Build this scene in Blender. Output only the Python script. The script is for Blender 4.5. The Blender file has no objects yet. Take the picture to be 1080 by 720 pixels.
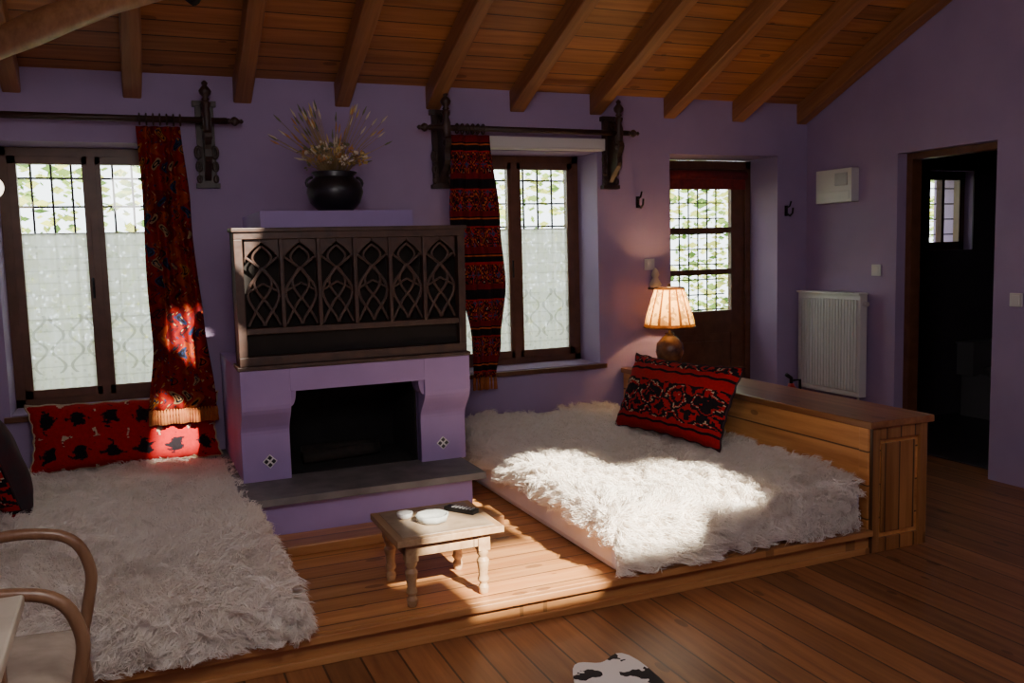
import bpy, math, random
import numpy as np
from mathutils import Matrix, Vector
random.seed(7); rng=np.random.default_rng(7)
pi=math.pi
# ---------------------------------------------------------------- materials
def new(name):
    m=bpy.data.materials.new(name); m.use_nodes=True
    nt=m.node_tree; p=nt.nodes['Principled BSDF']; return m,nt,p
def mth(nt,op,a,b=None,c=None):
    n=nt.nodes.new('ShaderNodeMath'); n.operation=op
    for i,x in enumerate((a,b,c)):
        if x is None: continue
        if isinstance(x,(int,float)): n.inputs[i].default_value=x
        else: nt.links.new(x,n.inputs[i])
    return n.outputs[0]
def mixc(nt,fac,a,b,typ='MIX'):
    n=nt.nodes.new('ShaderNodeMixRGB'); n.blend_type=typ
    for i,x in enumerate((fac,a,b)):
        if isinstance(x,(int,float)): n.inputs[i].default_value=x
        elif isinstance(x,tuple): n.inputs[i].default_value=(*x[:3],1)
        else: nt.links.new(x,n.inputs[i])
    return n.outputs[0]
def ramp(nt,fac,stops,const=False):
    n=nt.nodes.new('ShaderNodeValToRGB'); r=n.color_ramp
    if const: r.interpolation='CONSTANT'
    while len(r.elements)<len(stops): r.elements.new(0.5)
    for e,(p,c) in zip(r.elements,stops):
        e.position=p; e.color=(*c[:3],1)
    nt.links.new(fac,n.inputs[0]); return n.outputs[0]
def noise(nt,vec,scale,detail=4,rough=.5):
    n=nt.nodes.new('ShaderNodeTexNoise'); n.inputs['Scale'].default_value=scale
    n.inputs['Detail'].default_value=detail; n.inputs['Roughness'].default_value=rough
    if vec is not None: nt.links.new(vec,n.inputs['Vector'])
    return n.outputs['Fac']
def bump(nt,p,h,strength=.3,dist=.01):
    n=nt.nodes.new('ShaderNodeBump'); n.inputs['Strength'].default_value=strength
    n.inputs['Distance'].default_value=dist
    nt.links.new(h,n.inputs['Height']); nt.links.new(n.outputs[0],p.inputs['Normal'])
def coord(nt,kind='Object'):
    return nt.nodes.new('ShaderNodeTexCoord').outputs[kind]
def sep(nt,v):
    n=nt.nodes.new('ShaderNodeSeparateXYZ'); nt.links.new(v,n.inputs[0]); return n.outputs
def comb(nt,x,y,z):
    n=nt.nodes.new('ShaderNodeCombineXYZ')
    for i,a in enumerate((x,y,z)):
        if isinstance(a,(int,float)): n.inputs[i].default_value=a
        else: nt.links.new(a,n.inputs[i])
    return n.outputs[0]
def plain(name,c1,c2=None,scale=8,rough=.6,metal=0,bmp=0,spec=None):
    m,nt,p=new(name); p.inputs['Roughness'].default_value=rough; p.inputs['Metallic'].default_value=metal
    if spec is not None: p.inputs['Specular IOR Level'].default_value=spec
    c2=c2 or tuple(x*.8 for x in c1)
    f=noise(nt,coord(nt),scale,5)
    nt.links.new(ramp(nt,f,[(.3,c1),(.7,c2)]),p.inputs['Base Color'])
    if bmp: bump(nt,p,f,bmp,.01)
    return m
def wood(name,c1,c2,across='Y',along='X',w=.12,rough=.35,seam=.45,grain=1.0,coat=0):
    m,nt,p=new(name); s=sep(nt,coord(nt)); ix={'X':0,'Y':1,'Z':2}
    a=s[ix[across]]; l=s[ix[along]]; o=[k for k in 'XYZ' if k not in (across,along)][0]; o=s[ix[o]]
    q=mth(nt,'DIVIDE',a,w); idx=mth(nt,'FLOOR',q); fr=mth(nt,'FRACT',q)
    wn=nt.nodes.new('ShaderNodeTexWhiteNoise'); wn.noise_dimensions='1D'; nt.links.new(idx,wn.inputs['W'])
    rv=wn.outputs['Value']
    off=mth(nt,'MULTIPLY',rv,13.7)
    v=comb(nt,mth(nt,'MULTIPLY',a,28*grain),mth(nt,'ADD',mth(nt,'MULTIPLY',l,1.6),off),mth(nt,'MULTIPLY',o,28*grain))
    g=noise(nt,v,1.0,6,.6)
    col=ramp(nt,g,[(.3,c1),(.68,c2)])
    # knots
    vo=nt.nodes.new('ShaderNodeTexVoronoi'); vo.inputs['Scale'].default_value=1
    nt.links.new(comb(nt,mth(nt,'MULTIPLY',a,7),mth(nt,'ADD',mth(nt,'MULTIPLY',l,3),off),0.3),vo.inputs['Vector'])
    k=mth(nt,'LESS_THAN',vo.outputs['Distance'],.13)
    col=mixc(nt,mth(nt,'MULTIPLY',k,.55),col,tuple(x*.3 for x in c2))
    col=mixc(nt,.9,col,ramp(nt,rv,[(0,(.62,.62,.62)),(1,(1.15,1.1,1.05))]),'MULTIPLY')
    e=mth(nt,'GREATER_THAN',mth(nt,'ABSOLUTE',mth(nt,'SUBTRACT',fr,.5)),.5-.004/w)
    col=mixc(nt,mth(nt,'MULTIPLY',e,seam*1.8),col,(.02,.01,.005))
    nt.links.new(col,p.inputs['Base Color'])
    p.inputs['Roughness'].default_value=rough
    if coat: p.inputs['Coat Weight'].default_value=coat; p.inputs['Coat Roughness'].default_value=.25
    bump(nt,p,mth(nt,'SUBTRACT',g,mth(nt,'MULTIPLY',e,2)),.25,.004)
    return m
def kilim(name,su,sv,stops,n=90,band=None,motif=None):
    """woven geometric textile on UV"""
    m,nt,p=new(name); s=sep(nt,coord(nt,'UV'))
    u=mth(nt,'DIVIDE',mth(nt,'FLOOR',mth(nt,'MULTIPLY',s[0],n)),n)
    v=mth(nt,'DIVIDE',mth(nt,'FLOOR',mth(nt,'MULTIPLY',s[1],n)),n)
    def tri(x,k): return mth(nt,'ABSOLUTE',mth(nt,'SUBTRACT',mth(nt,'FRACT',mth(nt,'MULTIPLY',x,k)),.5))
    d=mth(nt,'ADD',tri(u,su),tri(v,sv))
    jag=mth(nt,'MULTIPLY',mth(nt,'ADD',tri(u,su*4),tri(v,sv*4)),.16)
    d=mth(nt,'ADD',d,jag)
    if motif: d=mth(nt,'ADD',d,mth(nt,'MULTIPLY',mth(nt,'SUBTRACT',noise(nt,comb(nt,mth(nt,'MULTIPLY',u,motif*2),mth(nt,'MULTIPLY',v,motif),0.0),1,3),.5),.9))
    col=ramp(nt,d,stops,True)
    if band:
        b=ramp(nt,mth(nt,'FRACT',mth(nt,'MULTIPLY',v,band[0])),band[1],True)
        f=mth(nt,'LESS_THAN',mth(nt,'FRACT',mth(nt,'MULTIPLY',v,band[0]/2)),band[2])
        col=mixc(nt,f,col,b)
    nz=noise(nt,coord(nt),60,3)
    col=mixc(nt,.5,col,ramp(nt,nz,[(.2,(.5,.5,.5)),(.8,(1.2,1.2,1.2))]),'MULTIPLY')
    nt.links.new(col,p.inputs['Base Color']); p.inputs['Roughness'].default_value=.9
    p.inputs['Specular IOR Level'].default_value=.1
    bump(nt,p,nz,.4,.003)
    return m
def paisley(name,cols,ku=6,kv=6):
    m,nt,p=new(name); s=sep(nt,coord(nt,'UV'))
    wob=mth(nt,'MULTIPLY',mth(nt,'SINE',mth(nt,'MULTIPLY',s[1],40)),.05)
    vec=comb(nt,mth(nt,'MULTIPLY',mth(nt,'ADD',s[0],wob),ku),mth(nt,'MULTIPLY',s[1],kv),0)
    vo=nt.nodes.new('ShaderNodeTexVoronoi'); vo.inputs['Scale'].default_value=1.0; vo.inputs['Randomness'].default_value=.55
    nt.links.new(vec,vo.inputs['Vector'])
    cs=sep(nt,vo.outputs['Color'])
    n=len(cols); inner=ramp(nt,cs[0],[(i/n,cols[i]) for i in range(n)],True)
    outer=ramp(nt,cs[1],[(0,cols[0]),(.55,cols[5]),(.82,cols[1])],True)
    d=vo.outputs['Distance']
    ring=mth(nt,'GREATER_THAN',mth(nt,'SINE',mth(nt,'MULTIPLY',d,32)),.1)
    col=mixc(nt,ring,inner,(.012,.009,.012))
    col=mixc(nt,mth(nt,'GREATER_THAN',d,.40),col,outer)
    v2=nt.nodes.new('ShaderNodeTexVoronoi'); v2.inputs['Scale'].default_value=3.3; nt.links.new(vec,v2.inputs['Vector'])
    col=mixc(nt,mth(nt,'LESS_THAN',v2.outputs['Distance'],.26),col,ramp(nt,sep(nt,v2.outputs['Color'])[0],[(0,cols[3]),(.2,(.02,.015,.02)),(.6,cols[2]),(.75,cols[4])],True))
    nz=noise(nt,coord(nt),60,3)
    col=mixc(nt,.5,col,ramp(nt,nz,[(.2,(.5,.5,.5)),(.8,(1.2,1.2,1.2))]),'MULTIPLY')
    nt.links.new(col,p.inputs['Base Color']); p.inputs['Roughness'].default_value=.9
    p.inputs['Specular IOR Level'].default_value=.1
    bump(nt,p,nz,.4,.003)
    return m
def translucent(name,c,trans=.5,transp=0.0,pattern=False,c2=None):
    m=bpy.data.materials.new(name); m.use_nodes=True; nt=m.node_tree; nt.nodes.clear()
    o=nt.nodes.new('ShaderNodeOutputMaterial'); d=nt.nodes.new('ShaderNodeBsdfDiffuse'); t=nt.nodes.new('ShaderNodeBsdfTranslucent')
    f=noise(nt,coord(nt),25,4); cc=ramp(nt,f,[(.3,c),(.7,c2 or tuple(x*.8 for x in c))])
    nt.links.new(cc,d.inputs[0]); nt.links.new(cc,t.inputs[0])
    mx=nt.nodes.new('ShaderNodeMixShader'); mx.inputs[0].default_value=trans
    nt.links.new(d.outputs[0],mx.inputs[1]); nt.links.new(t.outputs[0],mx.inputs[2]); out=mx.outputs[0]
    if transp or pattern:
        tr=nt.nodes.new('ShaderNodeBsdfTransparent'); m2=nt.nodes.new('ShaderNodeMixShader'); m2.inputs[0].default_value=transp
        if pattern:
            # woven holes plus embroidered scrolls in the lower half
            s=sep(nt,coord(nt))
            w=nt.nodes.new('ShaderNodeTexVoronoi'); w.inputs['Scale'].default_value=30
            nt.links.new(coord(nt),w.inputs['Vector'])
            h=mth(nt,'MULTIPLY',mth(nt,'LESS_THAN',w.outputs['Distance'],.28),.2)
            px=mth(nt,'ABSOLUTE',mth(nt,'SUBTRACT',mth(nt,'FRACT',mth(nt,'MULTIPLY',s[0],5.2)),.5))
            sc=mth(nt,'ABSOLUTE',mth(nt,'SUBTRACT',px,mth(nt,'ADD',.24,mth(nt,'MULTIPLY',mth(nt,'SINE',mth(nt,'MULTIPLY',s[2],34)),.17))))
            line=mth(nt,'LESS_THAN',sc,.045)
            low=mth(nt,'LESS_THAN',mth(nt,'ABSOLUTE',mth(nt,'SUBTRACT',s[2],.36)),.17)
            edge=mth(nt,'GREATER_THAN',mth(nt,'SINE',mth(nt,'MULTIPLY',s[2],90)),.93)
            cc2=mixc(nt,mth(nt,'MULTIPLY',mth(nt,'MAXIMUM',mth(nt,'MULTIPLY',line,low),mth(nt,'MULTIPLY',edge,.5)),.7),cc,(.40,.40,.37))
            nt.links.new(cc2,d.inputs[0]); nt.links.new(cc2,t.inputs[0])
            nt.links.new(mth(nt,'ADD',h,transp),m2.inputs[0])
        nt.links.new(out,m2.inputs[1]); nt.links.new(tr.outputs[0],m2.inputs[2]); out=m2.outputs[0]
    nt.links.new(out,o.inputs[0]); return m
def shade_mat():
    m=bpy.data.materials.new('lamp_shade_fabric'); m.use_nodes=True; nt=m.node_tree; nt.nodes.clear()
    o=nt.nodes.new('ShaderNodeOutputMaterial'); d=nt.nodes.new('ShaderNodeBsdfDiffuse'); t=nt.nodes.new('ShaderNodeBsdfTranslucent')
    s=sep(nt,coord(nt)); a=mth(nt,'ARCTAN2',s[1],s[0])
    st=mth(nt,'GREATER_THAN',mth(nt,'SINE',mth(nt,'MULTIPLY',a,14)),.7)
    bd=mth(nt,'GREATER_THAN',mth(nt,'ABSOLUTE',mth(nt,'SUBTRACT',s[2],.435)),.118)
    fl=mth(nt,'GREATER_THAN',noise(nt,coord(nt),22,2),.55)
    k=mth(nt,'MAXIMUM',mth(nt,'MAXIMUM',st,bd),mth(nt,'MULTIPLY',fl,.6))
    col=mixc(nt,k,(.90,.64,.26),(.20,.08,.02))
    nt.links.new(col,d.inputs[0]); nt.links.new(col,t.inputs[0])
    mx=nt.nodes.new('ShaderNodeMixShader'); mx.inputs[0].default_value=.6
    nt.links.new(d.outputs[0],mx.inputs[1]); nt.links.new(t.outputs[0],mx.inputs[2]); nt.links.new(mx.outputs[0],o.inputs[0]); return m
def emis(name,c,s):
    m,nt,p=new(name); p.inputs['Base Color'].default_value=(*c,1)
    p.inputs['Emission Color'].default_value=(*c,1); p.inputs['Emission Strength'].default_value=s; return m
def glassy(name):
    m=bpy.data.materials.new(name); m.use_nodes=True; nt=m.node_tree; nt.nodes.clear()
    o=nt.nodes.new('ShaderNodeOutputMaterial'); g=nt.nodes.new('ShaderNodeBsdfGlossy'); g.inputs['Roughness'].default_value=.03
    t=nt.nodes.new('ShaderNodeBsdfTransparent'); t.inputs[0].default_value=(.96,.98,.96,1)
    mx=nt.nodes.new('ShaderNodeMixShader'); mx.inputs[0].default_value=.06
    nt.links.new(t.outputs[0],mx.inputs[1]); nt.links.new(g.outputs[0],mx.inputs[2]); nt.links.new(mx.outputs[0],o.inputs[0]); return m

PUR=plain('purple_plaster',(.345,.25,.425),(.30,.215,.38),3,.75,bmp=.12)
PURF=plain('purple_fireplace_paint',(.34,.235,.49),(.29,.20,.43),4,.6,bmp=.12)
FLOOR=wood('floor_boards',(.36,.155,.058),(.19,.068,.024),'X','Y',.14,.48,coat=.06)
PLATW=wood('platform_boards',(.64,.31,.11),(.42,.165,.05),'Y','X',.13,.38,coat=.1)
CEILW=wood('ceiling_boards',(.50,.21,.065),(.30,.11,.03),'Y','X',.13,.5,seam=.5)
BEAMW=wood('beam_wood',(.46,.21,.08),(.27,.105,.035),'X','Y',.6,.5,seam=0)
LOGW=wood('log_wood',(.62,.32,.13),(.36,.16,.05),'X','Y',.9,.5,seam=0)
BENCHW=wood('bench_pine',(.74,.36,.12),(.50,.20,.055),'Z','Y',.165,.35,coat=.2)
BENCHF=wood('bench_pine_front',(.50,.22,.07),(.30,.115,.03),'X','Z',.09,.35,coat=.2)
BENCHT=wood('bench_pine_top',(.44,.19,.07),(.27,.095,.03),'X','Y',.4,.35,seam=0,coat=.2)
WINW=plain('window_brown_wood',(.15,.06,.028),(.09,.033,.014),12,.4)
DARKW=plain('dark_carved_wood',(.045,.018,.01),(.02,.008,.005),20,.45,bmp=.3)
CABW=plain('cabinet_walnut',(.065,.03,.019),(.028,.013,.009),18,.5,bmp=.3)
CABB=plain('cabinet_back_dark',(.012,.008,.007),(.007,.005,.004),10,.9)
SOOT=plain('soot',(.012,.010,.010),(.006,.005,.005),12,.95)
STONE=plain('hearth_slate',(.20,.19,.185),(.11,.105,.105),9,.6,bmp=.4)
WHITE=plain('white_enamel',(.62,.60,.58),(.56,.55,.54),2,.4)
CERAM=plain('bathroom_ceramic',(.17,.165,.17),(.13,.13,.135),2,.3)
SHEET=plain('bed_sheet',(.80,.76,.80),(.70,.66,.72),6,.9,bmp=.4)
LACE=translucent('lace_curtain',(.97,.97,.95),.62,.05,True,(.90,.90,.88))
GLASS=glassy('window_glass')
IRON=plain('wrought_iron',(.02,.02,.022),(.01,.01,.01),20,.5,.6)
POT=plain('black_ceramic',(.015,.013,.016),(.008,.008,.01),6,.35)
TERR=plain('lamp_ceramic',(.20,.09,.04),(.05,.022,.012),14,.25)
SHADE=shade_mat()
RED=(.34,.010,.012); BLK=(.012,.009,.012); ORG=(.45,.10,.02); CRM=(.45,.34,.23); DRD=(.15,.006,.010); BLU=(.03,.05,.12)
K_CURT=paisley('paisley_curtain',[(.20,.007,.005),(.26,.035,.008),(.34,.12,.018),(.30,.19,.09),(.015,.03,.08),(.11,.004,.006)],6,7)
K_CURT2=kilim('kilim_curtain_striped',5,8,[(0,CRM),(.10,BLK),(.25,DRD),(.4,BLK),(.48,ORG),(.56,DRD),(.62,BLK),(.76,RED),(.9,BLU)],80,(6,[(0,DRD),(.3,BLK),(.42,ORG),(.47,BLK),(.8,RED)],.45),motif=14)
K_RED=kilim('kilim_red_cushion',6,2,[(0,BLK),(.33,(.05,.01,.015)),(.38,RED),(.98,DRD),(1.04,CRM)],110,motif=11)
K_BLK=kilim('kilim_dark_cushion',4,3,[(0,CRM),(.06,RED),(.2,BLK),(.42,RED),(.5,CRM),(.53,BLK),(.72,RED),(.88,BLK)],90,(3,[(0,RED),(.35,BLK),(.45,RED),(.6,BLK)],.3),motif=6)
K_BACK=plain('cushion_black_cloth',(.02,.016,.02),(.05,.008,.012),12,.95)
FUR=translucent('sheepskin_fibre',(.97,.93,.87),.35,c2=(.93,.86,.78))
FURB=plain('sheepskin_base',(.88,.82,.76),(.78,.70,.63),20,.95,bmp=.5)

# ---------------------------------------------------------------- mesh builder
class B:
    def __init__(s): s.v=[];s.f=[];s.mi=[];s.uv=[];s.sm=[];s.mats=[]
    def add(s,vs,fs,mat,uvs=None,smooth=False,M=None):
        o=len(s.v)
        for p in vs:
            p=Vector(p)
            if M is not None: p=M@p
            s.v.append(p)
        if mat not in s.mats: s.mats.append(mat)
        k=s.mats.index(mat)
        for f in fs:
            s.f.append([o+i for i in f]); s.mi.append(k); s.sm.append(smooth)
            s.uv.append([uvs[i] for i in f] if uvs else [(0,0)]*len(f))
    def box(s,x0,x1,y0,y1,z0,z1,mat,M=None):
        vs=[(x,y,z) for x in(x0,x1) for y in(y0,y1) for z in(z0,z1)]
        s.add(vs,[(0,1,3,2),(4,6,7,5),(0,4,5,1),(2,3,7,6),(0,2,6,4),(1,5,7,3)],mat,M=M)
    def prism(s,pts,axis,a0,a1,mat,M=None,smooth=False):
        n=len(pts)
        def P(a,p):
            return (a,p[0],p[1]) if axis=='X' else ((p[0],a,p[1]) if axis=='Y' else (p[0],p[1],a))
        vs=[P(a0,p) for p in pts]+[P(a1,p) for p in pts]
        fs=[tuple(range(n))[::-1],tuple(range(n,2*n))]+[(i,(i+1)%n,n+(i+1)%n,n+i) for i in range(n)]
        s.add(vs,fs,mat,M=M,smooth=smooth)
    def tube(s,path,rad,mat,n=10,closed=False,M=None,smooth=True,rot=0):
        P=[Vector(p) for p in path]; k=len(P)
        if isinstance(rad,(int,float)): rad=[rad]*k
        T=[]
        for i in range(k):
            a=P[(i-1)%k] if (closed or i>0) else P[i]; b=P[(i+1)%k] if (closed or i<k-1) else P[i]
            t=(b-a); T.append(t.normalized() if t.length>1e-9 else Vector((0,0,1)))
        up=Vector((0,0,1)) if abs(T[0].z)<.9 else Vector((0,1,0))
        N=(up-T[0]*up.dot(T[0])).normalized(); vs=[]
        for i in range(k):
            N=(N-T[i]*N.dot(T[i])).normalized(); Bn=T[i].cross(N)
            for j in range(n):
                a=2*pi*j/n+rot; vs.append(P[i]+(N*math.cos(a)+Bn*math.sin(a))*rad[i])
        fs=[]
        for i in range(k if closed else k-1):
            for j in range(n):
                a=i*n+j;b=i*n+(j+1)%n;c=((i+1)%k)*n+(j+1)%n;d=((i+1)%k)*n+j; fs.append((a,b,c,d))
        if not closed: fs+= [tuple(range(n))[::-1],tuple(range((k-1)*n,k*n))]
        s.add(vs,fs,mat,smooth=smooth,M=M)
    def lathe(s,prof,c,mat,n=28,M=None,ripple=0,rn=0,cap=True):
        vs=[];k=len(prof)
        for r,z in prof:
            for j in range(n):
                a=2*pi*j/n; rr=r*(1+ripple*math.cos(rn*a)); vs.append((c[0]+rr*math.cos(a),c[1]+rr*math.sin(a),c[2]+z))
        fs=[(i*n+j,i*n+(j+1)%n,(i+1)*n+(j+1)%n,(i+1)*n+j) for i in range(k-1) for j in range(n)]
        if cap: fs+=[tuple(range(n))[::-1],tuple(range((k-1)*n,k*n))]
        s.add(vs,fs,mat,smooth=True,M=M)
    def sphere(s,c,r,mat,n=14,sc=(1,1,1),M=None):
        prof=[(max(.0005,r*math.sin(pi*i/n)),-r*math.cos(pi*i/n)) for i in range(n+1)]
        vs=[];q=2*n
        for rr,z in prof:
            for j in range(q):
                a=2*pi*j/q; vs.append((c[0]+rr*math.cos(a)*sc[0],c[1]+rr*math.sin(a)*sc[1],c[2]+z*sc[2]))
        s.add(vs,[(i*q+j,i*q+(j+1)%q,(i+1)*q+(j+1)%q,(i+1)*q+j) for i in range(n) for j in range(q)],mat,smooth=True,M=M)
    def grid(s,fn,nu,nv,mat,M=None,smooth=True,uvf=None):
        vs=[];uv=[]
        for i in range(nu+1):
            for j in range(nv+1):
                a,b=i/nu,j/nv; vs.append(fn(a,b)); uv.append(uvf(a,b) if uvf else (a,b))
        s.add(vs,[(i*(nv+1)+j,(i+1)*(nv+1)+j,(i+1)*(nv+1)+j+1,i*(nv+1)+j+1) for i in range(nu) for j in range(nv)],mat,uv,smooth,M)
    def holes(s,axis,a0,a1,s0,s1,z0,z1,hs,mat):
        S=sorted(set([s0,s1]+[h[0] for h in hs]+[h[1] for h in hs])); Z=sorted(set([z0,z1]+[h[2] for h in hs]+[h[3] for h in hs]))
        for i in range(len(S)-1):
            for j in range(len(Z)-1):
                cs=(S[i]+S[i+1])/2; cz=(Z[j]+Z[j+1])/2
                if any(h[0]<cs<h[1] and h[2]<cz<h[3] for h in hs): continue
                if axis=='Y': s.box(S[i],S[i+1],a0,a1,Z[j],Z[j+1],mat)
                elif axis=='X': s.box(a0,a1,S[i],S[i+1],Z[j],Z[j+1],mat)
                else: s.box(S[i],S[i+1],Z[j],Z[j+1],a0,a1,mat)
    def done(s,name,bevel=0,matrix=None,origin=True,parent=None,solid=0,sub=0):
        me=bpy.data.meshes.new(name)
        o=Vector((0,0,0))
        if origin and matrix is None:
            xs=[p.x for p in s.v];ys=[p.y for p in s.v];zs=[p.z for p in s.v]
            o=Vector(((min(xs)+max(xs))/2,(min(ys)+max(ys))/2,min(zs)))
        me.from_pydata([tuple(p-o) for p in s.v],[],s.f)
        for m in s.mats: me.materials.append(m)
        me.polygons.foreach_set('material_index',s.mi); me.polygons.foreach_set('use_smooth',s.sm)
        ul=me.uv_layers.new(name='UVMap'); fl=[c for f in s.uv for uv in f for c in uv]; ul.data.foreach_set('uv',fl)
        me.update()
        ob=bpy.data.objects.new(name,me); bpy.context.scene.collection.objects.link(ob); ob.location=o
        if matrix is not None: ob.matrix_world=matrix
        if solid:
            md=ob.modifiers.new('s','SOLIDIFY'); md.thickness=solid; md.offset=0
        if bevel:
            md=ob.modifiers.new('b','BEVEL'); md.width=bevel; md.segments=2; md.limit_method='ANGLE'
        if sub: 
            md=ob.modifiers.new('ss','SUBSURF'); md.levels=sub; md.render_levels=sub
        if parent: ob.parent=parent
        return ob
T=Matrix.Translation
def R(a,ax): return Matrix.Rotation(math.radians(a),4,ax)

# ---------------------------------------------------------------- room constants
YB=5.53; XR=4.84; XL=-.95; YF=-1.2; SL=.43; ZE=2.54; PZ=.12
RY=1.6; RZ=ZE+SL*(YB-RY)
# floor
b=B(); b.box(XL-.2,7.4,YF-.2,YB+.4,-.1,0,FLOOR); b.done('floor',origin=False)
# back wall
b=B(); b.holes('Y',YB,YB+.4,XL-.2,7.4,0,ZE,[(-.65,.31,.66,2.15),(2.0,3.01,.685,2.15),(3.60,4.56,0,2.15),(6.12,6.62,1.40,2.06)],PUR)
b.done('wall_back',origin=False)
# right wall with door opening + gable
b=B(); b.holes('X',XR,XR+.2,YF,YB,0,2.4,[(3.88,4.64,0,2.08)],PUR)
b.prism([(YF,2.4),(YB,2.4),(YB,ZE),(RY,RZ),(YF,RZ-SL*(RY-YF))],'X',XR,XR+.2,PUR); b.done('wall_right',origin=False)
b=B(); b.box(XL-.2,XL,YF,YB,0,2.4,PUR); b.prism([(YF,2.4),(YB,2.4),(YB,ZE),(RY,RZ),(YF,RZ-SL*(RY-YF))],'X',XL-.2,XL,PUR); b.done('wall_left',origin=False)
b=B(); b.box(XL-.2,XR+.2,YF-.2,YF,0,RZ-SL*(RY-YF),PUR); b.done('wall_rear',origin=False)
# bathroom shell
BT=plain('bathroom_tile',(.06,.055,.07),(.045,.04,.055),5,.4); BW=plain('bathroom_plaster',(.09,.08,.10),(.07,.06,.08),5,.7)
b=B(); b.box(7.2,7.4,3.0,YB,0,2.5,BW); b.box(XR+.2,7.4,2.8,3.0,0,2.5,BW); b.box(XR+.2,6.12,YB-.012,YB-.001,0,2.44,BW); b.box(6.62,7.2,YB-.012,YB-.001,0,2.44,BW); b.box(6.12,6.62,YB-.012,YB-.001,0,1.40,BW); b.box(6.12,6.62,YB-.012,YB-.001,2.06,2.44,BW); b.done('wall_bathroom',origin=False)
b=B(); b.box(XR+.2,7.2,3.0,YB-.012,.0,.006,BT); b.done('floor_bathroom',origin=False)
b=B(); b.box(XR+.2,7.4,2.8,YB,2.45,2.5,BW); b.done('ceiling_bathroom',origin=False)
# roof
ang=math.degrees(math.atan(SL)); L=(YB+.4-RY)/math.cos(math.radians(ang))
b=B(); b.box(XL-.3,7.5,-L,0,0,.04,CEILW)
Mf=T((0,YB+.4,ZE-SL*.4))@R(-ang,'X'); b.done('ceiling',matrix=Mf)
b=B(); c=math.cos(math.radians(ang))
def ry(y): return (y-RY)/c
# rear roof slope, out of view; openings added to aim the sun patches
sun_cuts=[(1.02,1.27,.50,1.22),(1.80,2.02,-.86,-.60),(2.02,2.58,-1.10,-.68),(2.58,3.02,-.99,-.14),(3.02,3.36,-.86,-.42)]
b.holes('Z',0,.03,XL-.3,XR+.3,(YF-.3-RY)/c,0,[(q[0],q[1],ry(q[2]),ry(q[3])) for q in sun_cuts],CEILW)
b.done('ceiling_rear',matrix=T((0,RY,RZ))@R(ang,'X'))
# rafters
for k in range(-1,9):
    x=.074+.588*k; b=B()
    n=14; Lr=(YB+.1-RY)/c
    def ring(i):
        y=-Lr*i/n; w=.048+.004*math.sin(i*1.3+k*2); h=.13+.006*math.sin(i*.9+k); dx=.008*math.sin(i*.5+k)
        return [(dx-w,y,-h),(dx+w,y,-h),(dx+w,y,.0),(dx-w,y,.0)]
    vs=[p for i in range(n+1) for p in ring(i)]
    fs=[(i*4+j,(i+1)*4+j,(i+1)*4+(j+1)%4,i*4+(j+1)%4) for i in range(n) for j in range(4)]+[(0,1,2,3),(n*4+3,n*4+2,n*4+1,n*4)]
    b.add(vs,fs,BEAMW)
    b.done('roof_rafter',bevel=.008,matrix=T((x,YB+.1,ZE-SL*.1-.001))@R(-ang,'X'))
# log tie beams
def log(p0,p1,r0,r1,name):
    b=B(); P0=Vector(p0);P1=Vector(p1);n=16
    path=[P0.lerp(P1,i/n)+Vector((0,.02*math.sin(i*.7),.025*math.sin(i*.5))) for i in range(n+1)]
    b.tube(path,[r0+(r1-r0)*i/n+.005*math.sin(i*1.9) for i in range(n+1)],LOGW,14); b.done(name)
log((-.94,5.20,2.34),(1.55,1.65,2.74),.062,.060,'roof_tie_log')
log((-.94,4.45,2.49),(1.3,2.1,2.62),.055,.055,'roof_tie_log')
b=B(); b.tube([(.27,3.7,2.60),(.27,3.7,2.50)],.006,IRON,6); b.tube([(.25,3.72,2.51),(.29,3.66,2.47)],[.022,.028],IRON,12); b.done('ceiling_spotlight')

# platform
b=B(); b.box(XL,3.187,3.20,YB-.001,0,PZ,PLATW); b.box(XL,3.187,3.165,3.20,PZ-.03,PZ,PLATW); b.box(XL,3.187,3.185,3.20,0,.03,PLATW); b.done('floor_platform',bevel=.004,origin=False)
b=B(); b.box(.52,1.66,4.08,4.288,PZ,PZ+.05,PLATW); b.done('hearth_step',bevel=.006)

# fireplace
b=B()
b.box(.48,1.57,4.29,5.52,PZ,.33,PURF)
fx0,fx1,ox0,ox1,fz,oz,tz=.46,1.655,.70,1.40,.36,.825,.94
b.box(fx0,ox0,4.64,5.52,fz,tz,PURF); b.box(ox1,fx1,4.64,5.52,fz,tz,PURF)
b.box(ox0,ox1,4.64,5.52,oz,tz,PURF); b.box(ox0,ox1,5.15,5.52,fz,oz,PURF)
for a0,a1 in((fx0,ox0),(ox1,fx1)):
    pr=[(4.66,fz),(4.61,fz),(4.61,.60)]+[(4.61-.10*(1-math.cos(pi*i/8))/2,.60+.16*i/8) for i in range(1,9)]+[(4.51,tz),(4.66,tz)]
    b.prism(pr,'X',a0,a1,PURF)
for sgn,xx in((1,ox0),(-1,ox1)):
    pts=[(xx,oz)]+[(xx+sgn*.03*math.cos(t),oz-.08*math.sin(t)) for t in [i*pi/2/6 for i in range(7)]]
    b.prism(pts if sgn<0 else pts[::-1],'Y',4.53,4.66,PURF)
b.box(ox0,ox1,4.51,4.66,oz,tz,PURF)
b.box(ox0+.001,ox0+.012,4.68,5.15,fz,oz,SOOT); b.box(ox1-.012,ox1-.001,4.68,5.15,fz,oz,SOOT)
b.box(ox0,ox1,5.13,5.149,fz,oz,SOOT); b.box(ox0,ox1,4.68,5.15,oz-.012,oz-.001,SOOT); b.box(ox0,ox1,4.68,5.14,fz,fz+.006,SOOT)
b.box(.63,1.44,4.75,5.52,tz,1.73,PURF)
b.box(.42,1.63,4.24,5.52,.325,fz,STONE)
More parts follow.
